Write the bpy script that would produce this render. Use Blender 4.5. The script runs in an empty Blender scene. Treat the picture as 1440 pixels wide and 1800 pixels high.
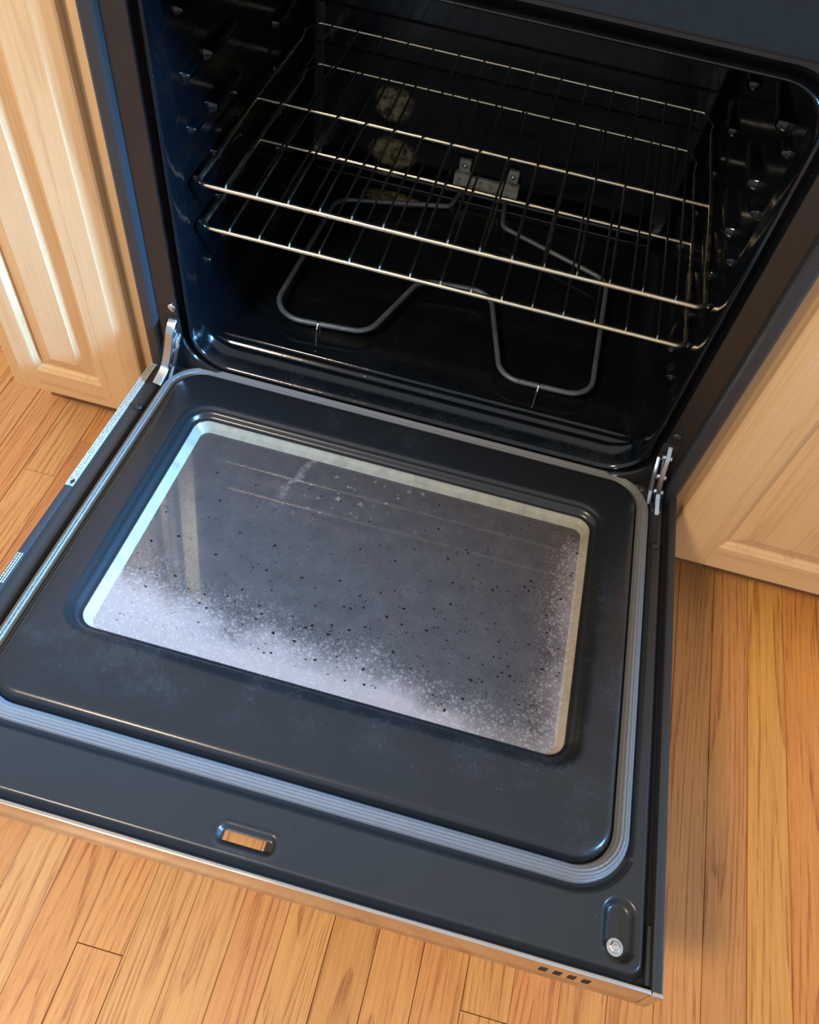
import bpy, math, random
import numpy as np
from mathutils import Vector, Matrix
random.seed(7); rng = np.random.default_rng(7)
scene = bpy.context.scene
col = scene.collection

# ------------------------------------------------------------------ camera
ZO = 0.25                      # floor is z = 0, the door hinge line is at z = 0.25
CAM = (0.0907, -0.7591, 0.859 + ZO)
R0 = Vector((0.96490972, 0.24053925, 0.10530954))     # right
R1 = Vector((0.25702227, -0.78310392, -0.56629303))   # down
R2 = Vector((-0.05374739, 0.57348855, -0.81744853))   # forward
cam_d = bpy.data.cameras.new('camera'); cam = bpy.data.objects.new('camera', cam_d); col.objects.link(cam)
cam.matrix_world = Matrix(((R0.x, -R1.x, -R2.x, CAM[0]), (R0.y, -R1.y, -R2.y, CAM[1]), (R0.z, -R1.z, -R2.z, CAM[2]), (0, 0, 0, 1)))
cam_d.sensor_fit = 'HORIZONTAL'; cam_d.sensor_width = 36; cam_d.lens = 36 * 1428.8 / 1440
cam_d.clip_start = 0.01
scene.camera = cam

# ------------------------------------------------------------------ world and lights
w = bpy.data.worlds.new('world'); scene.world = w; w.use_nodes = True
bg = w.node_tree.nodes['Background']; bg.inputs[0].default_value = (0.93, 0.96, 1.0, 1); bg.inputs[1].default_value = 0.66

def area(name, loc, target, size, energy, color, sy=None):
    d = bpy.data.lights.new(name, 'AREA'); d.energy = energy; d.color = color; d.size = size
    if sy: d.shape = 'RECTANGLE'; d.size_y = sy
    o = bpy.data.objects.new(name, d); col.objects.link(o); o.location = loc
    o.rotation_euler = (Vector(target) - Vector(loc)).to_track_quat('-Z', 'Y').to_euler()
    return o
win = area('window_light', (2.25, -0.62, 1.45), (-0.62, -0.33, 0.36), 0.42, 16, (0.17, 0.49, 1.0), 0.42)
win.data.spread = math.radians(17)
area('ceiling_lamp', (-0.95, -1.55, 2.40), (0.3, -0.2, 0.2), 0.32, 54, (1.0, 0.79, 0.56))

scene.view_settings.view_transform = 'Standard'; scene.view_settings.look = 'None'
scene.view_settings.gamma = 1.0; scene.view_settings.use_curve_mapping = False
scene.view_settings.exposure = 0.12

# ------------------------------------------------------------------ node helpers
class NT:
    def __init__(s, name):
        s.m = bpy.data.materials.new(name); s.m.use_nodes = True; s.t = s.m.node_tree
        s.b = s.t.nodes['Principled BSDF']; s.out = s.t.nodes['Material Output']
    def n(s, typ, **kw):
        nd = s.t.nodes.new(typ)
        for k, v in kw.items():
            if k.startswith('i_'):
                key = k[2:]; nd.inputs[int(key) if key.isdigit() else key.replace('_', ' ')].default_value = v
            else: setattr(nd, k, v)
        return nd
    def l(s, a, b): s.t.links.new(a, b)
    def put(s, x, sock):
        if isinstance(x, (int, float)): sock.default_value = x
        elif isinstance(x, tuple): sock.default_value = x
        else: s.l(x, sock)
    def math(s, op, a, b=None, c=None, clamp=False):
        nd = s.n('ShaderNodeMath', operation=op); nd.use_clamp = clamp
        for i, x in enumerate((a, b, c)):
            if x is not None: s.put(x, nd.inputs[i])
        return nd.outputs[0]
    def step(s, v, a, b, lo=0., hi=1.):
        nd = s.n('ShaderNodeMapRange', interpolation_type='SMOOTHSTEP')
        s.put(v, nd.inputs[0]); nd.inputs[1].default_value = a; nd.inputs[2].default_value = b
        nd.inputs[3].default_value = lo; nd.inputs[4].default_value = hi
        return nd.outputs[0]
    def mix(s, f, a, b, mode='MIX'):
        nd = s.n('ShaderNodeMix', data_type='RGBA', blend_type=mode)
        s.put(f, nd.inputs[0]); s.put(a, nd.inputs[6]); s.put(b, nd.inputs[7])
        return nd.outputs[2]
    def coords(s, scale=(1, 1, 1), out='Object', rot=(0, 0, 0)):
        tc = s.n('ShaderNodeTexCoord'); mp = s.n('ShaderNodeMapping'); mp.inputs['Scale'].default_value = scale
        mp.inputs['Rotation'].default_value = rot
        s.l(tc.outputs[out], mp.inputs[0]); return mp.outputs[0]
    def noise(s, vec, scale, detail=3, rough=.5, dist=0, out=0):
        nd = s.n('ShaderNodeTexNoise'); s.l(vec, nd.inputs['Vector'])
        nd.inputs['Scale'].default_value = scale; nd.inputs['Detail'].default_value = detail
        nd.inputs['Roughness'].default_value = rough; nd.inputs['Distortion'].default_value = dist
        return nd.outputs[out]
    def voro(s, vec, scale, feature='F1', out=0):
        nd = s.n('ShaderNodeTexVoronoi', feature=feature); s.l(vec, nd.inputs['Vector']); nd.inputs['Scale'].default_value = scale
        return nd.outputs[out]
    def bump(s, h, strength=.3, dist=.001):
        nd = s.n('ShaderNodeBump'); nd.inputs['Strength'].default_value = strength; nd.inputs['Distance'].default_value = dist
        s.l(h, nd.inputs['Height']); s.l(nd.outputs[0], s.b.inputs['Normal']); return nd.outputs[0]
    def set(s, **kw):
        for k, v in kw.items():
            s.put(v, s.b.inputs[{'color': 'Base Color', 'rough': 'Roughness', 'metal': 'Metallic', 'spec': 'Specular IOR Level', 'coat': 'Coat Weight', 'crough': 'Coat Roughness', 'sheen': 'Sheen Weight', 'srough': 'Sheen Roughness', 'aniso': 'Anisotropic'}[k]])
        return s
def c4(r, g, b): return (r, g, b, 1.0)

def plain(name, color, rough=.5, metal=0., spec=.5, bumpscale=0, bs=.2, mott=.15):
    m = NT(name); v = m.coords()
    n = m.noise(v, bumpscale or 60, 4)
    colr = m.mix(m.step(n, .3, .7), c4(*[c * (1 - mott) for c in color]), c4(*[min(1, c * (1 + mott)) for c in color]))
    m.set(color=colr, rough=m.step(n, .2, .8, rough * .85, min(1, rough * 1.15)), metal=metal, spec=spec)
    if bumpscale: m.bump(n, bs, .0005)
    return m.m

def wood(name, light, dark, axis='y', contour=9, fine=.5, rough=.32, tint=False, coat=.0, freq=1.0, amount=.8):
    """plain-sawn oak: contour lines of a stretched noise plus fine pores; axis = grain direction"""
    m = NT(name); tc = m.n('ShaderNodeTexCoord'); oi = m.n('ShaderNodeObjectInfo')
    add = m.n('ShaderNodeVectorMath', operation='ADD'); sc = m.n('ShaderNodeVectorMath', operation='SCALE')
    cb = m.n('ShaderNodeCombineXYZ')
    m.l(oi.outputs['Random'], cb.inputs[0]); m.l(m.math('MULTIPLY', oi.outputs['Random'], 7.3), cb.inputs[1]); m.l(m.math('MULTIPLY', oi.outputs['Random'], 3.1), cb.inputs[2])
    m.l(cb.outputs[0], sc.inputs[0]); sc.inputs['Scale'].default_value = 9.0
    m.l(tc.outputs['Object'], add.inputs[0]); m.l(sc.outputs[0], add.inputs[1])
    def sq(along, across):
        mp = m.n('ShaderNodeMapping'); s = [across, across, across]; s['xyz'.index(axis)] = along
        mp.inputs['Scale'].default_value = s; m.l(add.outputs[0], mp.inputs[0]); return mp.outputs[0]
    base = m.noise(sq(.55 * freq, 9 * freq), 1.0, 1.5, .4)
    wob = m.noise(sq(4, 60), 1.0, 2)
    v = m.math('ADD', m.math('MULTIPLY', base, float(contour)), m.math('MULTIPLY', wob, .40))
    ring = m.math('FRACT', v)
    ringline = m.math('MULTIPLY', m.step(ring, .0, .55, 1., 0.), m.step(ring, .0, .05))
    streak = m.step(m.noise(sq(7, 300), 1.0, 3, .6), .44, .60)
    pores = m.step(m.noise(sq(26, 620), 1.0, 2, .6), .54, .64)
    broad = m.step(m.noise(sq(.8, 14), 1.0, 1), .3, .7)
    k = m.math('MULTIPLY', ringline, m.math('ADD', .22, m.math('MULTIPLY', streak, .62)))
    k = m.math('ADD', k, m.math('MULTIPLY', m.math('MULTIPLY', pores, fine), m.math('ADD', .25, m.math('MULTIPLY', ringline, .5))))
    k = m.math('ADD', k, m.math('MULTIPLY', streak, .26))
    k = m.math('ADD', m.math('MULTIPLY', k, amount), m.math('MULTIPLY', broad, .14), clamp=True)
    c = m.mix(k, c4(*light), c4(*dark))
    if tint: c = m.mix(1.0, c, oi.outputs['Color'], 'MULTIPLY')
    m.set(color=c, rough=m.step(pores, 0, 1, rough, rough + .18), spec=.5, coat=coat, crough=.22)
    m.bump(m.math('MULTIPLY', m.math('ADD', pores, ringline), -1), .18, .0006)
    return m.m

# ------------------------------------------------------------------ materials
M = {}
M['plank'] = wood('oak_floor', (.68, .400, .180), (.38, .165, .064), 'y', 34, .9, .38, True, .12, 1.0, .80)
for ax in 'xz':
    M['oak_' + ax] = wood('oak_cabinet_' + ax, (.64, .425, .225), (.49, .29, .13), ax, 9, .4, .36, False, .12, .8, .55)
M['groove'] = plain('floor_gap', (.07, .03, .012), .8)
M['wall'] = plain('wall_paint', (.74, .66, .60), .7)
M['dark_toe'] = plain('toe_kick_stain', (.20, .10, .045), .6)

def enamel(name, base, rough, dust=.0, scale=1.0, specks=True, zone=None):
    """glossy black enamel with dried dust: noise patches of fine pale specks"""
    m = NT(name); v = m.coords()
    patch = m.step(m.noise(v, 9 * scale, 5, .7), .42, .72)
    if zone: patch = m.math('MULTIPLY', patch, zone(m, v), clamp=True)
    fine = m.step(m.noise(v, 380, 5, .85), .52, .72)
    film = m.math('MULTIPLY', patch, m.math('ADD', .06, m.math('MULTIPLY', fine, .94)))
    sp = m.step(m.voro(v, 170), .07, .045)
    on = m.step(m.noise(v, 60, 2), .60, .68)
    sp = m.math('MULTIPLY', sp, on)
    k = m.math('MULTIPLY', film, dust)
    if specks: k = m.math('MAXIMUM', k, m.math('MULTIPLY', sp, .55))
    m.set(color=m.mix(k, c4(*base), c4(.42, .45, .48)), rough=m.math('ADD', rough, m.math('MULTIPLY', film, .10 if zone is None else .3), clamp=True), spec=.5)
    m.bump(m.math('ADD', m.noise(v, 260, 3), m.math('MULTIPLY', fine, m.math('MULTIPLY', patch, 1.2))), .12, .0006)
    return m.m
M['cavity'] = enamel('oven_interior_enamel', (.0024, .0036, .0050), .11, .05, 1.2)
def tan_patches(mat):
    # tan patches on the back wall and rear floor
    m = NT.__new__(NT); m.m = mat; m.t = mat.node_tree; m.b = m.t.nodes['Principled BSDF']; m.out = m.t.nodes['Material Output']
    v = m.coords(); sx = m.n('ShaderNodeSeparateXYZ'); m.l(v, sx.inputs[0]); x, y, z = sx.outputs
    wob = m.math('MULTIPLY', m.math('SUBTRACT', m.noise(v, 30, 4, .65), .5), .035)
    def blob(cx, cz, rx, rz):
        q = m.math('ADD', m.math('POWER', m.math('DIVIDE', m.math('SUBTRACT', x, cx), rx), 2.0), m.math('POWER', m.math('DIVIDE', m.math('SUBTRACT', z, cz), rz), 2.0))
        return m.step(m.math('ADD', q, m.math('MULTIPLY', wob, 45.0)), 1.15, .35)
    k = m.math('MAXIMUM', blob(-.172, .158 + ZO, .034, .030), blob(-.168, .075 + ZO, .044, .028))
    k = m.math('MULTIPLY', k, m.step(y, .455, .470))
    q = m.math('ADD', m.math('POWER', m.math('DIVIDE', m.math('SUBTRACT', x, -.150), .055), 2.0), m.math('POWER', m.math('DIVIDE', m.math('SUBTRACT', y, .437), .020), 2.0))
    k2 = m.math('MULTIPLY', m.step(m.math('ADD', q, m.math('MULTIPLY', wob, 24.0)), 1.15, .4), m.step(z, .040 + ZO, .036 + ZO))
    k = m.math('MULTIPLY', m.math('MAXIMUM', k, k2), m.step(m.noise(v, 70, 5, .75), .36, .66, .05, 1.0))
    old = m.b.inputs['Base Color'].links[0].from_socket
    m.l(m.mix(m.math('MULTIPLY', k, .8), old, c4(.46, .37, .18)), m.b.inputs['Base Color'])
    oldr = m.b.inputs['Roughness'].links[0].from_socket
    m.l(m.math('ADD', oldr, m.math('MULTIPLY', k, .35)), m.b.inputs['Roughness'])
tan_patches(M['cavity'])
M['frame'] = enamel('range_front_enamel', (.012, .011, .011), .26, .02, 1.0, False)
M['panel'] = plain('control_panel_black', (.006, .010, .013), .22, 0., .28, 0, 0, .1)
M['trim'] = enamel('range_trim_paint', (.020, .023, .026), .38, .03, 1.0, True)
M['flange'] = enamel('door_flange_enamel', (.017, .0185, .0195), .28, .05, 1.0, True)
def zone_plateau(m, v):
    sx = m.n('ShaderNodeSeparateXYZ'); m.l(v, sx.inputs[0]); s = m.math('MULTIPLY', sx.outputs[1], -1.0)
    front = m.math('MULTIPLY', m.step(s, .40, .44), m.step(s, .50, .46))
    right = m.math('MULTIPLY', m.step(sx.outputs[0], .26, .29), m.step(s, .02, .35))
    back = m.math('MULTIPLY', m.step(s, .075, .04), m.math('MULTIPLY', m.step(sx.outputs[0], -.13, -.09), m.step(sx.outputs[0], .05, .0)))
    return m.math('ADD', m.math('MAXIMUM', m.math('MULTIPLY', m.math('MAXIMUM', front, right), 1.6), back), .06)
M['liner'] = enamel('door_liner_enamel', (.011, .0115, .012), .26, .13, 2.2, True, zone_plateau)

m = NT('gasket_fibre'); v = m.coords()
wv = m.n('ShaderNodeTexWave', wave_type='BANDS', bands_direction='DIAGONAL'); m.l(v, wv.inputs[0]); wv.inputs['Scale'].default_value = 260
m.set(color=m.mix(wv.outputs['Fac'], c4(.08, .08, .08), c4(.165, .165, .162)), rough=.40, spec=.7, sheen=.15)
m.bump(wv.outputs['Fac'], .35, .0006); M['gasket'] = m.m

def steel(name, color, rough, streak=(1, 1, 1), s=300, aniso=0., bmp=.06):
    m = NT(name); v = m.coords(streak); n = m.noise(v, s, 3)
    m.set(color=m.mix(n, c4(*[c * .82 for c in color]), c4(*color)), metal=1.0, rough=m.step(n, .2, .8, rough * .7, rough * 1.3), aniso=aniso)
    m.bump(n, bmp, .0003); return m.m
M['stainless'] = steel('brushed_stainless', (.72, .70, .67), .24, (.03, 1, 1), 900)
M['hinge'] = steel('zinc_plated_hinge', (.55, .60, .64), .24, (1, 1, 1), 60, 0., .01)
M['chrome'] = steel('screw_steel', (.75, .74, .70), .2)
M['well'] = plain('window_spacer_coating', (.38, .335, .235), .30, .0, .7, 60, .05, .12)
M['rack'] = None
m = NT('rack_wire'); v = m.coords(); n = m.noise(v, 45, 4, .6); hot = m.step(m.noise(v, 7, 2), .50, .64)
rust = m.math('MULTIPLY', m.step(m.noise(v, 420, 2), .62, .70), hot)
m.set(color=m.mix(rust, m.mix(m.step(n, .35, .7), c4(.80, .74, .60), c4(.72, .60, .38)), c4(.22, .09, .03)), metal=1.0, rough=m.step(n, .3, .7, .2, .36))
M['rack'] = m.m
M['wire'] = plain('rack_wire_painted_dark', (.27, .25, .215), .34, 1.0, .5, 0, 0, .05)  # rail metal darkened, painting in the cavity's dark reflection
M['element'] = plain('heating_element_sheath', (.085, .10, .12), .42, .35, .5, 150, .1)
m = NT('ceramic_block'); v = m.coords(); n = m.noise(v, 120, 4)
m.set(color=m.mix(m.step(n, .35, .75), c4(.40, .38, .33), c4(.16, .14, .11)), rough=.6); M['ceramic'] = m.m
M['rubber'] = plain('black_rubber', (.012, .012, .012), .4)
M['hole'] = plain('shade_and_print_black', (.004, .004, .004), .7)  # near-black paints the shade of vents, slots and gaps; also the printed mark

m = NT('caution_sticker'); tc = m.n('ShaderNodeTexCoord'); sx = m.n('ShaderNodeSeparateXYZ'); m.l(tc.outputs['Object'], sx.inputs[0])
rows = m.math('PINGPONG', m.math('MULTIPLY', sx.outputs[0], 320.0), .5)
mp = m.n('ShaderNodeMapping'); mp.inputs['Scale'].default_value = (400, 700, 1); m.l(tc.outputs['Object'], mp.inputs[0])
ink = m.math('MULTIPLY', m.step(rows, .20, .26), m.step(m.noise(mp.outputs[0], 1.0, 2), .44, .50))
edge = m.math('MULTIPLY', m.step(sx.outputs[0], -.3780, -.3776), m.step(sx.outputs[0], -.3700, -.3704))
m.set(color=m.mix(m.math('MULTIPLY', m.math('MULTIPLY', ink, edge), .75), c4(.38, .365, .30), c4(.012, .012, .012)), rough=.6); M['sticker'] = m.m

# outer door glass: printed dot screen, behind the well
m = NT('dot_printed_glass'); v = m.coords(); sx = m.n('ShaderNodeSeparateXYZ'); m.l(v, sx.inputs[0])
dx = m.math('PINGPONG', m.math('MULTIPLY', sx.outputs[0], 420.0), .5); dy = m.math('PINGPONG', m.math('MULTIPLY', sx.outputs[1], 420.0), .5)
dd = m.math('ADD', m.math('POWER', dx, 2.0), m.math('POWER', dy, 2.0))
m.set(color=m.mix(m.step(dd, .10, .2), c4(.062, .052, .047), c4(.017, .017, .018)), rough=.12, spec=.6); M['dotglass'] = m.m

# inner pane: clear glass with baked on grease haze, painted wall reflection at front
m = NT('greasy_glass_painted_sheen'); v = m.coords(); sx = m.n('ShaderNodeSeparateXYZ'); m.l(v, sx.inputs[0])
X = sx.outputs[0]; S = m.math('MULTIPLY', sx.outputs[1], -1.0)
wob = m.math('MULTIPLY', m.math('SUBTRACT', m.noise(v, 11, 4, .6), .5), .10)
front = m.step(m.math('ADD', m.math('ADD', S, m.math('MULTIPLY', X, -.13)), wob), .325, .405)  # pale front zone: grease film and the reflected wall painted as one
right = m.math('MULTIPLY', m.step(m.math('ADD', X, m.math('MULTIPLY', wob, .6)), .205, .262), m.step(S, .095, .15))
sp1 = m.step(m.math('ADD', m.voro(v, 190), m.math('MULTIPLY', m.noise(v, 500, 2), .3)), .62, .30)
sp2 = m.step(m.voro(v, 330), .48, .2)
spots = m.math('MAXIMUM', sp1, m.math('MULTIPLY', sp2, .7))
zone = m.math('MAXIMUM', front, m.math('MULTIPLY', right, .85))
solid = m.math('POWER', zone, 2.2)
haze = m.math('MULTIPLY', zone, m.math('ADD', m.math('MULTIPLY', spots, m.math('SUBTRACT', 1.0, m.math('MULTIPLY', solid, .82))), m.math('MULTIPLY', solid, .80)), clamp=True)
# diagonal dried drip running from the back edge
line = m.math('ABSOLUTE', m.math('SUBTRACT', m.math('SUBTRACT', X, m.math('MULTIPLY', S, -.28)), m.math('ADD', -.078, m.math('MULTIPLY', m.math('SUBTRACT', m.noise(v, 45, 3), .5), .02))))
drip = m.math('MULTIPLY', m.math('MULTIPLY', m.step(line, .009, .003), m.step(S, .086, .10)), m.math('MULTIPLY', m.step(S, .21, .15), m.step(m.noise(v, 70, 3), .30, .58)))
blob = m.math('MULTIPLY', m.step(m.noise(v, 95, 3), .62, .70), m.math('MULTIPLY', m.math('MULTIPLY', m.step(X, -.16, -.10), m.step(X, .09, .02)), m.math('MULTIPLY', m.step(S, .088, .11), m.step(S, .24, .14))))
haze = m.math('MAXIMUM', haze, m.math('MULTIPLY', m.math('MAXIMUM', m.math('MULTIPLY', drip, m.step(m.noise(v, 160, 4, .7), .35, .65, .15, 1.0)), blob), .5))
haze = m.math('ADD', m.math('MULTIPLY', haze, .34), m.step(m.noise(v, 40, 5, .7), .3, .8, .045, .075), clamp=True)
tr = m.n('ShaderNodeBsdfTransparent'); tr.inputs[0].default_value = (.90, .93, .94, 1)
gl = m.n('ShaderNodeBsdfGlossy'); gl.inputs['Roughness'].default_value = .03
geo = m.n('ShaderNodeNewGeometry'); dt = m.n('ShaderNodeVectorMath', operation='DOT_PRODUCT'); m.l(geo.outputs['Normal'], dt.inputs[0]); m.l(geo.outputs['Incoming'], dt.inputs[1])
cosv = m.math('ABSOLUTE', dt.outputs['Value'])
schl = m.math('ADD', .043, m.math('MULTIPLY', m.math('POWER', m.math('SUBTRACT', 1.0, cosv), 5.0), .957))   # same from both sides: a thin pane
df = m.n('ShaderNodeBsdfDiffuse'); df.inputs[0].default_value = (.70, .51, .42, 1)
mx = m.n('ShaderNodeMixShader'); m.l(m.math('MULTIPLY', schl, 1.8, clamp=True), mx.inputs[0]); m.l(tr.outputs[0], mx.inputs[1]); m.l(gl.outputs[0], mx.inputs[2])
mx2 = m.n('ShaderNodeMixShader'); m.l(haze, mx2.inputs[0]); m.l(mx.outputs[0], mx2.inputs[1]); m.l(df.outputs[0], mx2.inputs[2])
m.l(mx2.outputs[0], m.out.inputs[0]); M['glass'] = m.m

M['crumb'] = plain('burnt_crumb', (.008, .005, .004), .9, 0., .05)

# ------------------------------------------------------------------ mesh helpers
def mesh_obj(name, verts, faces, mat, parent=None, smooth=False, sharp=None):
    me = bpy.data.meshes.new(name); me.from_pydata([tuple(map(float, p)) for p in verts], [], [tuple(map(int, f)) for f in faces]); me.update()
    if smooth:
        me.polygons.foreach_set('use_smooth', np.ones(len(me.polygons), dtype=bool))
        if sharp is not None: me.set_sharp_from_angle(angle=math.radians(sharp))
    if mat: me.materials.append(M[mat] if isinstance(mat, str) else mat)
    o = bpy.data.objects.new(name, me); col.objects.link(o)
    if parent: o.parent = parent
    return o
class MB:
    def __init__(s): s.v = []; s.f = []
    def add(s, v, f):
        b = len(s.v); s.v += [tuple(p) for p in v]; s.f += [tuple(i + b for i in q) for q in f]; return s
    def box(s, x0, x1, y0, y1, z0, z1, bev=0.0):
        if bev <= 0:
            v = [(x, y, z) for z in (z0, z1) for y in (y0, y1) for x in (x0, x1)]
            return s.add(v, [(0, 2, 3, 1), (4, 5, 7, 6), (0, 1, 5, 4), (2, 6, 7, 3), (0, 4, 6, 2), (1, 3, 7, 5)])
        b = min(bev, (x1 - x0) * .45, (y1 - y0) * .45, (z1 - z0) * .45)
        # 24-vertex bevelled box
        import bmesh
        bm = bmesh.new(); bmesh.ops.create_cube(bm, size=1.0)
        for vv in bm.verts: vv.co = Vector(((x0 + x1) / 2 + vv.co.x * (x1 - x0), (y0 + y1) / 2 + vv.co.y * (y1 - y0), (z0 + z1) / 2 + vv.co.z * (z1 - z0)))
        bmesh.ops.bevel(bm, geom=list(bm.edges), offset=b, segments=2, affect='EDGES', profile=.5)
        bm.verts.index_update(); vs = [tuple(q.co) for q in bm.verts]; fs = [[q.index for q in f.verts] for f in bm.faces]; bm.free()
        return s.add(vs, fs)
    def loft(s, rings, close=True, cap0=False, cap1=False):
        n = len(rings[0]); v = [p for r in rings for p in r]; f = []
        for k in range(len(rings) - 1):
            for i in range(n if close else n - 1):
                j = (i + 1) % n; f.append((k * n + i, k * n + j, (k + 1) * n + j, (k + 1) * n + i))
        if cap0: f.append(tuple(range(n))[::-1])
        if cap1: f.append(tuple((len(rings) - 1) * n + i for i in range(n)))
        return s.add(v, f)
    def tube(s, path, r, seg=10, closed=False, cap=True, prof=None):
        P = [Vector(p) for p in path]; n = len(P); rings = []; up = None
        for i in range(n):
            a = P[i - 1] if (i > 0 or closed) else P[i]; b = P[(i + 1) % n] if (i < n - 1 or closed) else P[i]
            t = (b - a).normalized()
            if up is None: up = Vector((0, 0, 1)) if abs(t.z) < .9 else Vector((1, 0, 0))
            side = t.cross(up).normalized(); up = side.cross(t).normalized()
            rr = r[i] if isinstance(r, (list, tuple)) else r
            pr = prof or [(math.cos(2 * math.pi * k / seg) * rr, math.sin(2 * math.pi * k / seg) * rr) for k in range(seg)]
            rings.append([P[i] + side * px + up * py for px, py in pr])
        if closed: rings.append(rings[0])
        return s.loft(rings, True, cap and not closed, cap and not closed)
    def cyl(s, c, axis, r, h, seg=20, dome=0.0, r2=None):
        a = Vector(axis).normalized(); u = a.orthogonal().normalized(); w_ = a.cross(u); c = Vector(c)
        def ring(rr, t): return [c + a * t + (u * math.cos(2 * math.pi * k / seg) + w_ * math.sin(2 * math.pi * k / seg)) * rr for k in range(seg)]
        r2 = r if r2 is None else r2
        rs = [ring(r, 0), ring(r2, h)]
        if dome: rs += [ring(r2 * .85, h + dome * .5), ring(r2 * .5, h + dome * .88), ring(r2 * .12, h + dome)]
        return s.loft(rs, True, True, True)
    def build(s, name, mat, parent=None, smooth=False, sharp=35):
        return mesh_obj(name, s.v, s.f, mat, parent, smooth, sharp)
def rrect(x0, x1, y0, y1, r, n=10):
    pts = []
    for cx, cy, a0 in ((x1 - r, y1 - r, 0), (x0 + r, y1 - r, 90), (x0 + r, y0 + r, 180), (x1 - r, y0 + r, 270)):
        for k in range(n + 1):
            a = math.radians(a0 + 90 * k / n); pts.append((cx + r * math.cos(a), cy + r * math.sin(a)))
    return pts
def fillet(poly, rad, n=8):
    out = [Vector(poly[0])]
    for i in range(1, len(poly) - 1):
        p = Vector(poly[i]); a = (Vector(poly[i - 1]) - p); b = (Vector(poly[i + 1]) - p)
        r = rad[i] if isinstance(rad, (list, tuple)) else rad
        la, lb = a.length, b.length; a.normalize(); b.normalize(); th = a.angle(b)
        if r <= 0 or th > math.radians(178): out.append(p); continue
        t = min(r / math.tan(th / 2), la * .48, lb * .48); r = t * math.tan(th / 2)
        bis = (a + b).normalized(); c = p + bis * (r / math.sin(th / 2))
        s0 = p + a * t - c; s1 = p + b * t - c
        u0 = s0.normalized(); w0 = (s1 - u0 * s1.dot(u0)).normalized(); ang = s0.angle(s1)
        for k in range(n + 1): out.append(c + (u0 * math.cos(ang * k / n) + w0 * math.sin(ang * k / n)) * s0.length)
    out.append(Vector(poly[-1])); return out
def empty(name, loc=(0, 0, 0)):
    o = bpy.data.objects.new(name, None); col.objects.link(o); o.location = loc; o.empty_display_size = .1; return o
def tag(o, label=None, cat=None, group=None, kind=None):
    for k, v in (('label', label), ('category', cat), ('group', group), ('kind', kind)):
        if v: o[k] = v
    return o

# ------------------------------------------------------------------ setting: floor of strip oak, wall
PW, PX, PT = 0.057, 0.590, 0.010
i0, i1 = -33, 11; ya, yb = -1.5, 0.78
mb = MB().box(PX + i0 * PW, PX + i1 * PW, ya, yb, -.03, -PT + .0005)
floor = tag(mb.build('floor', 'groove'), 'oak strip floor of orange brown planks under the oven', 'floor', kind='structure')
BUTT = {-14: [-.701], -20: [-.013, -.95], -21: [-.094], -6: [-.655], -17: [-1.02], -2: [-1.1], 0: [-1.25], -24: [.02]}
TINT = {-20: (.86, .68, .62), -21: (1.0, .95, .85), -22: (1.0, .86, .72), -23: (.95, .82, .74), -16: (1.0, .98, .92), -15: (.98, .84, .72), -14: (1.0, .88, .74), -13: (1.0, .98, .88), -12: (1.0, .95, .86),
        -11: (1.0, .86, .76), -10: (1.0, .94, .76), -9: (.9, .80, .62), -8: (.98, .84, .66), -7: (.96, .80, .62), -6: (1.0, .9, .7), -5: (1.0, .78, .62), -4: (1.0, .88, .68), -3: (.95, .78, .55), -2: (.92, .76, .56), -1: (.86, .70, .5), 0: (1.0, .86, .46), 1: (1.0, .72, .38)}
for i in range(i0, i1):
    cuts = sorted(BUTT.get(i, []) + [ya, yb])
    if i not in BUTT:
        y = ya + rng.uniform(.2, .9)
        while y < yb - .15:
            # long strips without a joint where the photograph shows them unbroken
            if not (-.76 < y < .12): cuts.append(y)
            y += rng.uniform(.5, 1.1)
        cuts = sorted(cuts)
    for k in range(len(cuts) - 1):
        g = .00022 if rng.random() > .35 else .0006
        x0 = PX + i * PW + g; x1 = PX + (i + 1) * PW - g; y0 = cuts[k] + .0004; y1 = cuts[k + 1] - .0004
        cx, cy = (x0 + x1) / 2, (y0 + y1) / 2; dz = rng.uniform(-.0002, .0002); b = .0005
        hx, hy = (x1 - x0) / 2, (y1 - y0) / 2
        rings = [[(sx_ * hx, sy_ * hy, -PT) for sx_, sy_ in ((1, 1), (-1, 1), (-1, -1), (1, -1))],
                 [(sx_ * hx, sy_ * hy, -b) for sx_, sy_ in ((1, 1), (-1, 1), (-1, -1), (1, -1))],
                 [(sx_ * (hx - b), sy_ * (hy - b), 0) for sx_, sy_ in ((1, 1), (-1, 1), (-1, -1), (1, -1))]]
        p = MB().loft(rings, True, False, True).build('plank', 'plank', floor)
        p.location = (cx, cy, dz)
        t = TINT.get(i, tuple(np.clip(np.array((.98, .84, .68)) * rng.uniform(.85, 1.08) + rng.uniform(-.04, .04, 3), 0, 1)))
        if i == -20 and cy > -.013 + 0: t = (1.0, .84, .62)
        p.color = (*t, 1)
wall = tag(MB().box(-1.9, 1.6, .69, .75, 0.0, 2.45).build('wall_back', 'wall'), 'pale painted kitchen wall behind the range', 'wall', kind='structure')

# ------------------------------------------------------------------ the range
rng_root = tag(empty('kitchen_range'), 'black enamel electric range with its oven door hanging open', 'oven')
# --- cavity
YF = -.015
def ring_xz(y, hw, zb, zt, r): return [(x, y, z + ZO) for x, z in rrect(-hw, hw, zb, zt, r, 12)]
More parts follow.
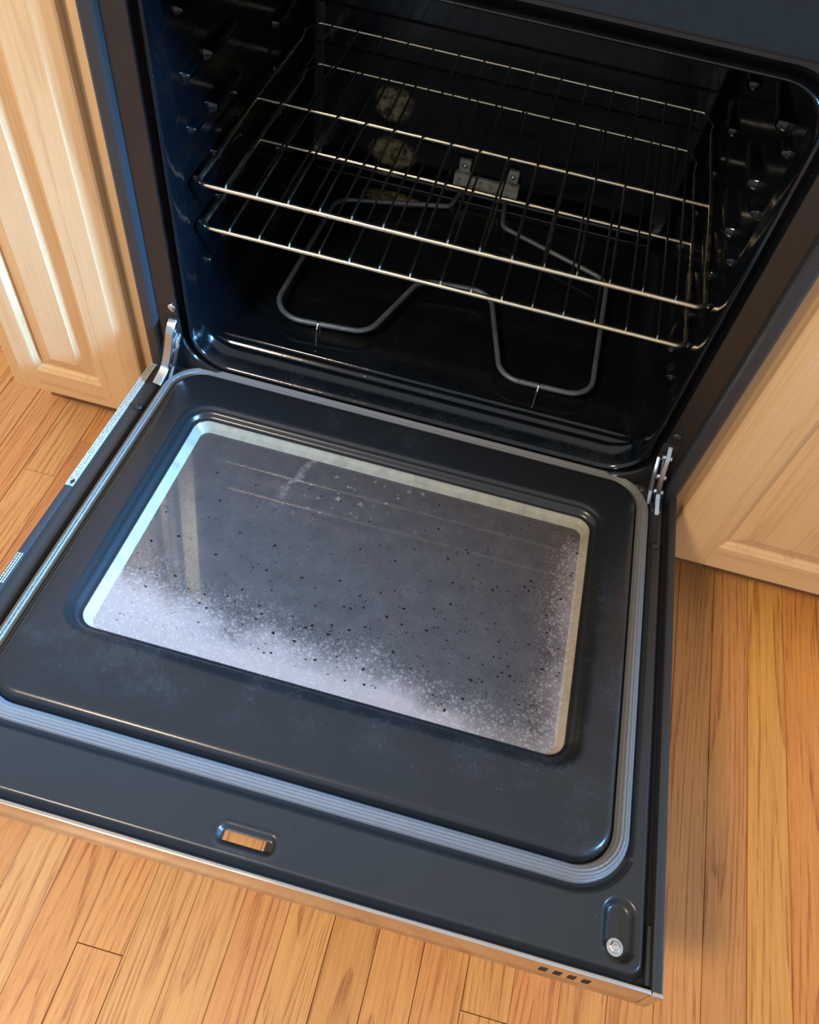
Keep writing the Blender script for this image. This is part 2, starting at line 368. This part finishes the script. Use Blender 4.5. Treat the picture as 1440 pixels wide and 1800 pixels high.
# ring profile: front hole edge -> recessed groove -> rolled bead -> wall -> rounded back
prof = [(-.015, .3285, .0035, .556, .062), (-.0145, .3278, .0042, .5553, .061), (-.004, .3265, .0055, .554, .060), (-.001, .3235, .0085, .551, .058), (-.003, .3200, .0118, .5475, .056),
        (-.0115, .3178, .0145, .5452, .054), (-.0140, .3165, .0160, .5440, .053), (-.0146, .3150, .0175, .5425, .051), (-.0135, .3135, .0192, .5410, .050), (-.0105, .3122, .0206, .5396, .049),
        (.002, .3105, .0245, .5376, .047), (.0125, .3090, .0292, .5362, .047), (.0150, .3085, .0308, .5358, .047), (.0165, .3088, .0310, .5360, .047), (.0180, .3104, .0296, .5375, .046), (.0215, .3136, .0280, .5410, .044), (.0240, .3152, .0284, .5424, .042), (.0262, .3158, .0306, .5428, .040), (.0280, .3160, .0326, .543, .038), (.034, .3160, .033, .543, .036),
        (.25, .3160, .033, .543, .032), (.470, .3160, .033, .543, .030), (.484, .3140, .035, .541, .032), (.494, .308, .040, .536, .034), (.499, .300, .046, .528, .036), (.500, .290, .055, .518, .038)]
mb = MB(); mb.loft([ring_xz(*p) for p in prof]); 
back = ring_xz(.500, .290, .055, .518, .038); mb.add(back, [tuple(range(len(back)))])
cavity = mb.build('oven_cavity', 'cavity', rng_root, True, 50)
cavity['label'] = 'glossy dark enamel oven interior'
# floor ribs pressed into the cavity bottom
def rib(name, x0, x1, y, z, wy, h):
    mb = MB(); rings = []
    for k, (e, hh) in enumerate(((1.0, 0), (.82, .6), (.55, .95), (.25, 1.0))):
        rings.append([(x, yy, z + h * hh) for x, yy in rrect(x0 + (1 - e) * wy, x1 - (1 - e) * wy, y - wy * e, y + wy * e, wy * e * .95, 6)])
    mb.loft(rings, True, False, True); return mb.build(name, 'cavity', cavity, True, 60)
rib('floor_rib', -.297, .297, .041, .0328 + ZO, .0062, .0032)
mb = MB(); mb.tube([(-.292, .478, .049 + ZO), (.292, .478, .049 + ZO)], .0055, 12); mb.tube([(-.286, .466, .040 + ZO), (.286, .466, .040 + ZO)], .0035, 10)
mb.box(-.292, .292, .466, .482, .033 + ZO, .043 + ZO); mb.build('rear_floor_flange', 'cavity', cavity, True, 40)
# rack guides embossed in both side walls: three pads per level
LEV = (.1387, .1964, .2589, .3208, .3824, .4500)
def pad(side, y0, y1, z0, z1, depth):
    rings = []
    for e, dd in ((1.0, 0), (.9, .35), (.74, .8), (.55, 1.0)):
        cy, cz = (y0 + y1) / 2, (z0 + z1) / 2; hy, hz = (y1 - y0) / 2, (z1 - z0) / 2
        ee = .006 * (1 - e) / .45
        rings.append([(side * (.3163 - depth * dd), y, z + ZO) for y, z in rrect(cy - hy + ee, cy + hy - ee, cz - hz + ee, cz + hz - ee, max(.0015, min(hy, hz) * .8 - ee), 5)])
    return MB().loft(rings, True, False, True).build('rack_guide', 'cavity', cavity, True, 60)
for side in (-1, 1):
    for z in LEV:
        pad(side, .056, .086, z - .010, z + .003, .0085)
        pad(side, .115, .205, z - .016, z + .003, .0105)
        pad(side, .340, .420, z - .016, z + .003, .0105)
# --- front frame around the opening
hole = ring_xz(YF, .3285, .0035, .556, .062)
n = len(hole)
outer = [(x, YF, z + ZO) for x, z in rrect(-.3565, .3565, .0015, .640, .002, 12)]
inner2 = [(x, YF + .0003, z) for x, _, z in hole]
MB().loft([[(x, YF + .02, z) for x, _, z in outer], outer, inner2]).build('front_frame', 'frame', rng_root, False)
mb = MB(); mb.loft([[(x, y - .004 * k2, z) for x, y, z in [(xx, YF, zz + ZO) for xx, zz in rrect(-.356 + ins, .356 - ins, .5655 + ins, .660 - ins, .004, 5)]] for ins, k2 in ((0, 0), (.001, .8), (.003, 1))], True, False, True)
mb.v = [(x, y - .012 + (z - .578 - ZO) * .13, z) for x, y, z in mb.v]
mb.build('control_panel', 'panel', rng_root, True, 40)
# side trims: vertical posts either side with a bent front
for sgn in (-1, 1):
    prof2 = [(.3570, YF + .03), (.3570, YF - .001), (.3590, YF - .006), (.3625, YF - .008), (.3735, YF - .008), (.3765, YF - .0065), (.3800, YF + .004), (.3812, YF + .012), (.3812, .60), (.3780, .60), (.3780, YF + .03)]
    rings = [[(sgn * x, y, z) for x, y in (prof2 if sgn > 0 else prof2[::-1])] for z in (.085, .885)]
    MB().loft(rings, True, True, True).build('side_trim', 'trim', rng_root, True, 25)
mb = MB().box(-.3555, .3555, .560, .572, .06, .885); mb.build('back_panel', 'trim', rng_root)
mb = MB().box(-.381, .381, -.03, .63, .885, .905, .006); mb.build('cooktop', 'cavity', rng_root, True, 40)
mb = MB().box(-.372, .372, -.035, -.017, .075, .185, .004); mb.build('storage_drawer', 'stainless', rng_root, True, 40)
mb = MB().box(-.36, .36, .02, .55, .0, .075); mb.build('base_plinth', 'dark_toe', rng_root)
mb = MB().box(-.356, .356, -.012, .02, .188, .2); mb.build('drawer_rail', 'frame', rng_root)
# frame screws
for x, z in ((.337, .1093), (-.335, .1095)):
    mb = MB().cyl((x, YF - .0002, z + ZO), (0, -1, 0), .0058, .0012, 20, .0022); mb.build('frame_screw', 'rubber' if x > 0 else 'chrome', rng_root, True, 30)

# --- hinges: plated arms from the frame slots down into the door
for sgn in (-1, 1):
    hx = sgn * .3365
    pts = fillet([(hx, YF + .012, .086 + ZO), (hx, YF - .006, .080 + ZO), (hx + sgn * .004, YF - .014, .045 + ZO), (hx + sgn * .010, YF - .020, .016 + ZO), (hx + sgn * .014, -.062, .0035 + ZO)], .015, 5)
    P = []
    mb = MB(); 
    prof_ = [(-.0026, -.0080), (.0026, -.0080), (.0032, -.0066), (.0032, .0066), (.0026, .0080), (-.0026, .0080), (-.0032, .0066), (-.0032, -.0066)]
    if sgn < 0: prof_ = [(a * 1.9, b * .95) for a, b in prof_]
    mb.tube(pts, .004, 8, False, True, prof_)
    hinge = mb.build('hinge', 'hinge', rng_root, True, 35)
    mb = MB().tube(fillet([(hx - sgn * .006, YF + .01, .070 + ZO), (hx - sgn * .006, YF - .012, .052 + ZO), (hx - sgn * .001, YF - .02, .022 + ZO), (hx + sgn * .002, -.046, .006 + ZO)], .012, 5), .003, 8)
    mb.build('hinge_link', 'hinge', hinge, True, 35)
    for t_ in (.28, .55, .78):
        q = pts[int(t_ * (len(pts) - 1))]
        MB().cyl((q[0] - .006, q[1], q[2]), (1, 0, 0), .0042, .0125, 14, .001).build('rivet', 'hinge', hinge, True, 30)
    MB().box(hx - .010, hx + .010, YF - .0012, YF + .0, .066 + ZO, .094 + ZO, .0006).build('hinge_slot', 'hole', hinge)

# --- heating element
pl = [(-.034, .494), (-.046, .424), (-.226, .372), (-.236, .074), (-.094, .088), (-.050, .226), (.058, .238), (.103, .068), (.232, .072), (.229, .332), (.046, .404), (.036, .494)]
ez = .053 + ZO
path = fillet([(x, y, ez) for x, y in pl], [0, .015, .034, .042, .036, .032, .034, .036, .036, .032, .016, 0], 8)
mb = MB().tube(path, .0039, 12); elem = mb.build('heating_element', 'element', rng_root, True, 60)
elem['label'] = 'grey looped bake element tube'
MB().box(-.055, .055, .489, .4995, .050 + ZO, .072 + ZO, .003).build('terminal_plate', 'ceramic', elem, True, 40)
for sx_ in (-.041, .041):
    MB().box(sx_ - .015, sx_ + .015, .484, .4985, .046 + ZO, .078 + ZO, .004).build('terminal_block', 'ceramic', elem, True, 40)
    MB().box(sx_ - .010, sx_ + .010, .490, .4990, .078 + ZO, .100 + ZO, .002).build('terminal_bracket', 'ceramic', elem, True, 40)
    MB().cyl((sx_, .4895, .090 + ZO), (0, -1, 0), .0038, .003, 14, .0015).build('terminal_screw', 'chrome', elem, True, 30)
for (x, y) in ((-.165, .081), (.158, .070)):
    mb = MB().tube(fillet([(x, y - .009, .033 + ZO), (x, y - .0075, .050 + ZO), (x, y - .001, .0585 + ZO), (x, y + .006, .052 + ZO), (x, y + .009, .033 + ZO)], .004, 4), .0014, 8)
    mb.build('element_clip', 'chrome', elem, True, 60)

# --- oven door
TILT = -0.0825547
door_mb_x = (-.3685, .3635); S0, S1 = -.0085, .6040
def srr(x, s, x0, x1, s0, s1, r):
    cx, cs = (x0 + x1) / 2, (s0 + s1) / 2; qx = np.abs(x - cx) - (x1 - x0) / 2 + r; qs = np.abs(s - cs) - (s1 - s0) / 2 + r
    return np.hypot(np.maximum(qx, 0), np.maximum(qs, 0)) + np.minimum(np.maximum(qx, qs), 0) - r
def sm(a, b, v): t = np.clip((v - a) / (b - a), 0, 1); return t * t * (3 - 2 * t)
GX0, GX1, GS0, GS1, GR = -.3365, .3330, -.0075, .5275, .050       # gasket centre line
VX0, VX1, VS0, VS1 = -.0410, -.0005, .5775, .5865                # vent hole
gx = np.unique(np.round(np.concatenate([np.arange(door_mb_x[0], door_mb_x[1], .0016), [door_mb_x[1], VX0, VX1]]), 6))
gs = np.unique(np.round(np.concatenate([np.arange(S0, S1, .0016), [S1, VS0, VS1]]), 6))
def dedupe(a, keep):
    out = [a[0]]
    for q in a[1:]:
        if q - out[-1] < .0006 and not any(abs(q - k) < 1e-6 for k in keep): continue
        if q - out[-1] < .0006: out[-1] = q
        else: out.append(q)
    return np.array(out)
gx = dedupe(gx, (VX0, VX1)); gs = dedupe(gs, (VS0, VS1))
XX, SS = np.meshgrid(gx, gs, indexing='ij')
dg = srr(XX, SS, GX0, GX1, GS0, GS1, GR)
hh = np.zeros_like(XX)
de = srr(XX, SS, door_mb_x[0], door_mb_x[1], -.05, S1, .016)
hh -= .009 * np.where(XX < -.35, np.where(SS < .58, .12, 1.0), 1.0) * sm(-.007, .0005, de) ** 1.3
chan = 1 - sm(.0095, .0150, np.abs(dg))
chan = np.where(SS > .5, 1 - sm(.0105, .0185, np.abs(dg)), chan)
hh -= .0055 * chan
for lx in (.3370, -.3395):
    dl = srr(XX, SS, lx - .0165, lx + .0165, .536, .5945, .0165)
    hh = np.minimum(hh, -.0080 * (1 - sm(-.0075, .001, dl)))
    hh += .0012 * np.exp(-((dl - .003) / .0025) ** 2)
dv = srr(XX, SS, -.0470, .0095, .5725, .5905, .007)
hh -= .0042 * (1 - sm(-.0042, .0008, dv))
hh += .0008 * np.exp(-((dv - .002) / .0018) ** 2)
keep_v = dg > -.003
nx, ns = XX.shape
idx = np.arange(nx * ns).reshape(nx, ns)
q = np.stack([idx[:-1, :-1], idx[:-1, 1:], idx[1:, 1:], idx[1:, :-1]], -1).reshape(-1, 4)
cx = (XX[:-1, :-1] + XX[1:, 1:]).ravel() / 2; cs = (SS[:-1, :-1] + SS[1:, 1:]).ravel() / 2
kv = keep_v.ravel(); kf = kv[q].all(1) & ~((cx > VX0) & (cx < VX1) & (cs > VS0) & (cs < VS1)) & (srr(cx, cs, door_mb_x[0], door_mb_x[1], -.05, S1, .016) < .0004)
q = q[kf]; used = np.unique(q); remap = -np.ones(nx * ns, int); remap[used] = np.arange(len(used))
V = np.stack([XX.ravel(), -SS.ravel(), hh.ravel()], -1)[used]
door = mesh_obj('oven_door', V, remap[q], 'flange', rng_root, True)
door.location = (0, -.02, ZO); door.rotation_euler = (TILT, 0, 0)
door['label'] = 'black enamel inner face of the oven door'
def dring(x0, x1, s0, s1, r, h, n=12): return [(x, -s, h) for x, s in rrect(x0, x1, s0, s1, r, n)][::-1]
def inset(rect, d, h):
    x0, x1, s0, s1, r = rect; return dring(x0 + d, x1 - d, s0 + d, s1 - d, max(.002, r - d), h)
G = (GX0, GX1, GS0, GS1, GR)
WN = (-.2740, .2660, .0800, .4165, .020)       # window edge
rings = [inset(G, .001, -.0058), inset(G, .0085, -.0050), inset(G, .0105, .000), inset(G, .0122, .0062), inset(G, .0145, .0098), inset(G, .0175, .0115), inset(G, .0215, .0120)]
rings += [inset(WN, -.022, .0120), inset(WN, -.0175, .0118), inset(WN, -.0150, .0108), inset(WN, -.0128, .0088), inset(WN, -.0112, .0082), inset(WN, -.0092, .0080), inset(WN, -.0070, .0066), inset(WN, -.0052, .0030), inset(WN, -.0034, .0008), inset(WN, -.0002, .0003), inset(WN, .0002, -.0012)]
mb = MB().loft(rings); liner = mb.build('door_liner', 'liner', door, True, 60)
liner['label'] = 'raised dusty black liner panel around the window'
# gasket: ribbed braid in the channel
gp = [(x, -s, -.0035) for x, s in rrect(*G[:4], G[4], 20)]
# densify the straight runs so that the profile keeps its orientation
gprof = []
NR = 6
for k in range(NR * 6 + 1):
    a = math.pi * k / (NR * 6)
    rr_ = 1 + .12 * (abs(math.sin(NR * a)) ** .7 - .6)
    gprof.append((math.cos(a) * .0082 * rr_, math.sin(a) * .0102 * rr_))
gprof += [(-.0078, -.002), (.0078, -.002)]
mb = MB().tube(gp, .006, 8, True, False, gprof); gasket = mb.build('door_gasket', 'gasket', door, True, 50)
gasket['label'] = 'ribbed woven grey door gasket'
mb = MB().tube([(-.2055, -GS0, -.0035), (-.2042, -GS0, -.0035)], .006, 8, False, True, [(a * 1.06, b * 1.06) for a, b in gprof]); mb.build('gasket_splice', 'gasket', door, True, 50)
# inner glass, spacer well, outer printed glass
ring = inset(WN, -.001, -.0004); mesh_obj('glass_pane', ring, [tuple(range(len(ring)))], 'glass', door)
mb = MB().loft([inset(WN, -.0012, -.0010), inset(WN, .0030, -.0072), inset(WN, .0036, -.0078), inset(WN, .0042, -.0088), inset(WN, .0080, -.0155)]); mb.build('window_well', 'well', door, True, 40)['label'] = 'pale metal spacer wall seen below the glass'
ring = inset(WN, -.012, -.0155); r2 = inset(WN, -.012, -.0195); MB().loft([r2, ring], True, True, True).build('outer_glass', 'dotglass', door)
# outer skin: side strips, bottom sheet with an opening below the vent
HB = -.046
for sgn in (-1, 1):
    x0, x1 = (.3695, .3795) if sgn > 0 else (-.3795, -.3690)
    MB().box(x0, x1, -.612, .004, HB, -.0005, .0012).build('side_channel', 'trim', door, True, 40)
    xa, xb = (.3580, .3690) if sgn > 0 else (-.3700, -.3660)
    MB().box(xa, xb, -.604, .002, HB + .002, -.0135).build('side_gap_shade', 'hole', door)  # black box painting the shade inside the side gap
MB().box(.3645, .3690, -.6045, -.553, -.02, -.0045, .001).build('corner_tab', 'trim', door, True, 40)
o_ = [(x, -s, HB + .001) for x, s in ((-.369, -.003), (.369, -.003), (.369, .607), (-.369, .607))]
i_ = [(x, -s, HB + .001) for x, s in ((-.055, .545), (.02, .545), (.02, .600), (-.055, .600))]
MB().loft([o_, i_]).build('outer_skin', 'stainless', door)
MB().loft([[(x, -s, h) for x, s in ((-.055, .545), (.02, .545), (.02, .600), (-.055, .600))] for h in (HB + .001, -.012)]).build('vent_duct', 'frame', door)
cap = MB().box(-.3690, .3690, -.612, -.6078, HB, .0005, .0012).build('steel_edge_cap', 'stainless', door, True, 40)
cap['label'] = 'brushed stainless strip along the door edge'
MB().box(-.369, .369, -.6076, -.598, HB, -.0105).build('edge_gap_shade', 'hole', door)  # near-black box standing in for the shaded gap behind the cap
MB().box(.3695, .3795, -.6125, -.6085, HB, .0003, .001).build('cap_end', 'stainless', door, True, 40)
for k in range(4):
    xk = .275 + .0133 * k
    MB().box(xk - .0035, xk + .0035, -.61255, -.6110, -.024, -.012, .0004).build('vent_slot', 'hole', door)
# bumpers, latch screws, stickers
for x, s in ((-.3555, .0905), (.3515, .0945)):
    MB().cyl((x, -s, -.0008), (0, 0, 1), .0062, .0022, 22, .0036).build('bumper', 'rubber', door, True, 30)
MB().cyl((.3535, -.004, -.0004), (0, 0, 1), .0062, .001, 20, .002).build('panel_screw', 'trim', door, True, 30)
MB().cyl((.3315, .002, -.0004), (0, 0, 1), .0055, .001, 20, .002).build('panel_screw', 'trim', door, True, 30)
for x in (.3355, -.3385):
    scr = MB().cyl((x, -.580, -.0082), (0, 0, 1), .0083, .0018, 28, 0, .0078).build('latch_screw', 'chrome', door, True, 30)
    mb = MB(); mb.loft([[(x + math.cos(a) * r_, -.580 + math.sin(a) * r_, h) for a in [2 * math.pi * k / 6 for k in range(6)]] for r_, h in ((.0056, -.0065), (.0054, -.0039), (.0044, -.0033))], True, False, True)
    mb.cyl((x, -.580, -.0034), (0, 0, 1), .0022, .0006, 14, 0.0004); mb.build('hex_head', 'chrome', scr, True, 30)
for sgn in (-1, 1):
    hx = sgn * .3505
    MB().box(hx - .006, hx + .006, -.036, -.030, -.0008, .0012, .0005).build('hinge_notch', 'hinge', door, True, 30)
lab = MB().box(-.3790, -.3692, -.2437, .002, -.0006, .0002).build('caution_label', 'sticker', door); lab['label'] = 'cream sticker with rows of tiny black print'
v3 = [(-.3725, -.232), (-.3695, -.237), (-.3725, -.242), (-.3755, -.237)]
mesh_obj('warning_mark', [(x, y, .0004) for x, y in v3], [(3, 2, 1, 0)], 'hole', lab)
for r_ in range(3):
    for k in range(12):
        y0 = -.352 - k * .0036
        MB().box(-.3782 + r_ * .0026, -.3770 + r_ * .0026, y0 - .0028, y0, -.0006, .0001).build('printed_mark', 'sticker', door)

# ------------------------------------------------------------------ oven racks
def rack(label, z, yf, ym, yb_, shift):
    root = tag(empty('oven_rack', (shift, 0, z + ZO)), label, 'oven rack', 'wire racks in the oven')
    hw = .3055
    loop = rrect(-hw, hw, yf, yb_, .014, 6)
    # frame wire: thicker front bar, sides riding on the guides
    fr_ = [(hw, ym + .02, 0), (hw, yf + .10, 0), (hw, yf + .07, -.0035), (hw, yf, -.0005), (-hw, yf, -.0005), (-hw, yf + .07, -.0035), (-hw, yf + .10, 0), (-hw, ym + .02, 0)]
    MB().tube(fillet(fr_, [0, .02, .02, .012, .012, .02, .02, 0], 6), .0031, 10).build('front_rail', 'rack', root, True, 60)
    bk = [(-hw, ym + .02, 0), (-hw + .004, yb_ - .05, 0), (-hw + .002, yb_ - .03, .004), (-hw + .014, yb_, .004), (hw - .014, yb_, .004), (hw - .002, yb_ - .03, .004), (hw - .004, yb_ - .05, 0), (hw, ym + .02, 0)]
    MB().tube(fillet(bk, .010, 5), .0024, 10).build('back_rail', 'rack', root, True, 60)
    MB().tube([(-hw, ym, -.0006), (hw, ym, -.0006)], .0026, 10).build('cross_bar', 'rack', root, True, 60)
    wire = None
    for k in range(15):
        x = -.2690 + .0385 * k
        if wire is None:
            pts = fillet([(0, yf - .0008, .0012), (0, yf + .0035, .0046), (0, ym, .0036), (0, yb_ - .01, .0036), (0, yb_ + .001, .0046)], [0, .004, .05, .02, 0], 4)
            wire = MB().tube(pts, .00155, 8).build('wire', 'wire', root, True, 60); wire.location.x = x
        else:
            w2 = wire.copy(); col.objects.link(w2); w2.location.x = x
rack('upper wire oven rack, nearest the top of the oven', .2685, .035, .241, .465, .0015)
rack('lower wire oven rack, just above the heating element', .2085, .035, .243, .466, .0015)

# ------------------------------------------------------------------ cabinets
def frustum_panel(x0, x1, z0, z1, y, name, parent, bev=.045, rise=.010):
    """raised panel: flat field with sloped borders, facing -y"""
    rings = []
    for ins, d in ((0, .004), (.001, -.001), (bev, -rise), (bev + .002, -rise - .0012)):
        rings.append([(x0 + ins, y + d, z0 + ins), (x1 - ins, y + d, z0 + ins), (x1 - ins, y + d, z1 - ins), (x0 + ins, y + d, z1 - ins)])
    return MB().loft(rings, True, False, True).build(name, 'oak_z', parent)
def moulded(x0, x1, z0, z1, y0, y1, horiz, edges, name, parent, drop=.0055):
    """a stile or rail whose given outer front edges are worked to a wide shallow bevel"""
    e = edges
    def r(d, yy): return [(x0 + e.get('l', 0) * d, yy, z0 + e.get('b', 0) * d), (x1 - e.get('r', 0) * d, yy, z0 + e.get('b', 0) * d), (x1 - e.get('r', 0) * d, yy, z1 - e.get('t', 0) * d), (x0 + e.get('l', 0) * d, yy, z1 - e.get('t', 0) * d)]
    rings = [r(0, y1), r(0, y0 + drop + .002), r(.10, y0 + drop), r(.55, y0 + drop * .45), r(.92, y0 + drop * .12), r(1.0, y0)]
    return MB().loft(rings, True, True, True).build(name, 'oak_x' if horiz else 'oak_z', parent)
def cabinet(label, x0, x1, dx0, dx1, zb, zt, yface, sl, sr, rail):
    root = tag(empty('base_cabinet', ((x0 + x1) / 2, .3, 0)), label, 'cabinet')
    def P(o): o.matrix_parent_inverse = Matrix.Translation(root.location).inverted(); return o
    yfr = yface + .0195
    for nm, a, b in (('side_panel', x0, x0 + .016), ('side_panel', x1 - .016, x1)):
        P(MB().box(a, b, yfr + .018, .60, .10, .875).build(nm, 'oak_z', root))
    P(MB().box(x0 + .016, x1 - .016, yfr + .05, .60, .10, .115).build('bottom_panel', 'oak_x', root))
    P(MB().box(x0, x1, yfr + .06, yfr + .075, 0, .10).build('toe_kick', 'dark_toe', root))
    P(MB().box(x0, x0 + .040, yfr, yfr + .018, .10, .875, .001).build('frame_stile', 'oak_z', root, True, 40)); P(MB().box(x1 - .040, x1, yfr, yfr + .018, .10, .875, .001).build('frame_stile', 'oak_z', root, True, 40))
    P(MB().box(x0 + .04, x1 - .04, yfr, yfr + .018, .10, .135).build('frame_rail', 'oak_x', root)); P(MB().box(x0 + .04, x1 - .04, yfr, yfr + .018, .775, .875).build('frame_rail', 'oak_x', root))
    P(MB().box(x0, x1, yfr + .019, .60, .8755, .890).build('top_panel', 'oak_x', root))
    dz0, dz1 = zb, zt; y0, y1 = yface, yface + .019
    ix0, ix1, iz0, iz1 = dx0 + sl, dx1 - sr, dz0 + rail, dz1 - rail; mw = .0105
    door_ = P(frustum_panel(ix0 + mw - .001, ix1 - mw + .001, iz0 + mw - .001, iz1 - mw + .001, y0 + .0105, 'door', root, .021, .0075))
    ev = .024
    moulded(dx0, ix0, dz0, dz1, y0, y1, False, {'l': ev, 'b': .008, 't': .008}, 'stile', door_)
    moulded(ix1, dx1, dz0, dz1, y0, y1, False, {'r': ev, 'b': .008, 't': .008}, 'stile', door_)
    moulded(ix0, ix1, dz0, iz0, y0, y1, True, {'b': .008}, 'rail', door_)
    moulded(ix0, ix1, iz1, dz1, y0, y1, True, {'t': .008}, 'rail', door_)
    rings = [[(ix0 + d, y0 + dy, iz0 + d), (ix1 - d, y0 + dy, iz0 + d), (ix1 - d, y0 + dy, iz1 - d), (ix0 + d, y0 + dy, iz1 - d)] for d, dy in ((0, .003), (0, 0), (.0015, .0004), (.004, .0022), (.0042, .0034), (.0070, .0046), (.0095, .0072), (mw, .0115))]
    MB().loft(rings).build('inner_moulding', 'oak_z', door_)
    return root
cabinet('narrow pale oak cabinet with a raised panel door, left of the oven', -.640, -.3865, -.6345, -.4075, .107, .800, -.0155, .0520, .0665, .051)
cabinet('wider honey oak cabinet, right of the oven', .3865, .865, .4005, .852, .107, .800, -.0155, .0710, .0710, .056)

# ------------------------------------------------------------------ crumbs
def D2W(x, s, h):
    c, sn = math.cos(TILT), math.sin(TILT); y = -s
    return (x, -.02 + y * c - h * sn, ZO + y * sn + h * c)
mb = MB()
for k in range(950):
    x = rng.uniform(-.262, .256)
    s = .10 + .305 * rng.beta(2.0, 1.3)
    if rng.random() > .45 + .55 * (x + .27) / .53: continue
    a = rng.uniform(0, math.pi); r_ = .0005 + .0012 * rng.random() ** 3.2; e = rng.uniform(.6, 1.6)
    ringb = []; ringt = []
    for j in range(5):
        b = 2 * math.pi * j / 5; px, py = math.cos(b) * r_ * e, math.sin(b) * r_
        qx, qs = x + px * math.cos(a) - py * math.sin(a), s + px * math.sin(a) + py * math.cos(a)
        ringb.append(D2W(qx, qs, -.0003)); ringt.append(D2W(x + (qx - x) * .6, s + (qs - s) * .6, -.0003 + r_ * .5))
    mb.loft([ringb, ringt], True, False, True)
tag(mb.build('burnt_crumbs', 'crumb'), 'tiny black burnt crumbs scattered over the greasy oven window', 'crumbs', kind='stuff')
def crumb(name, x, y, r_, label):
    mb = MB(); rr = []
    for t_, k_ in ((0, .8), (.4, 1.0), (.8, .6), (1.0, .2)):
        rr.append([(x + math.cos(b) * r_ * k_ * (1 + .3 * math.sin(3 * b)), y + math.sin(b) * r_ * k_ * (1 + .25 * math.cos(2 * b)), .0003 + t_ * r_ * .8) for b in [2 * math.pi * j / 9 for j in range(9)]])
    mb.loft(rr, True, True, True); tag(mb.build(name, 'crumb', None, True, 60), label, 'crumb')
crumb('crumb', .2215, -.594, .0022, 'small black crumb on the floor planks in front of the oven door')
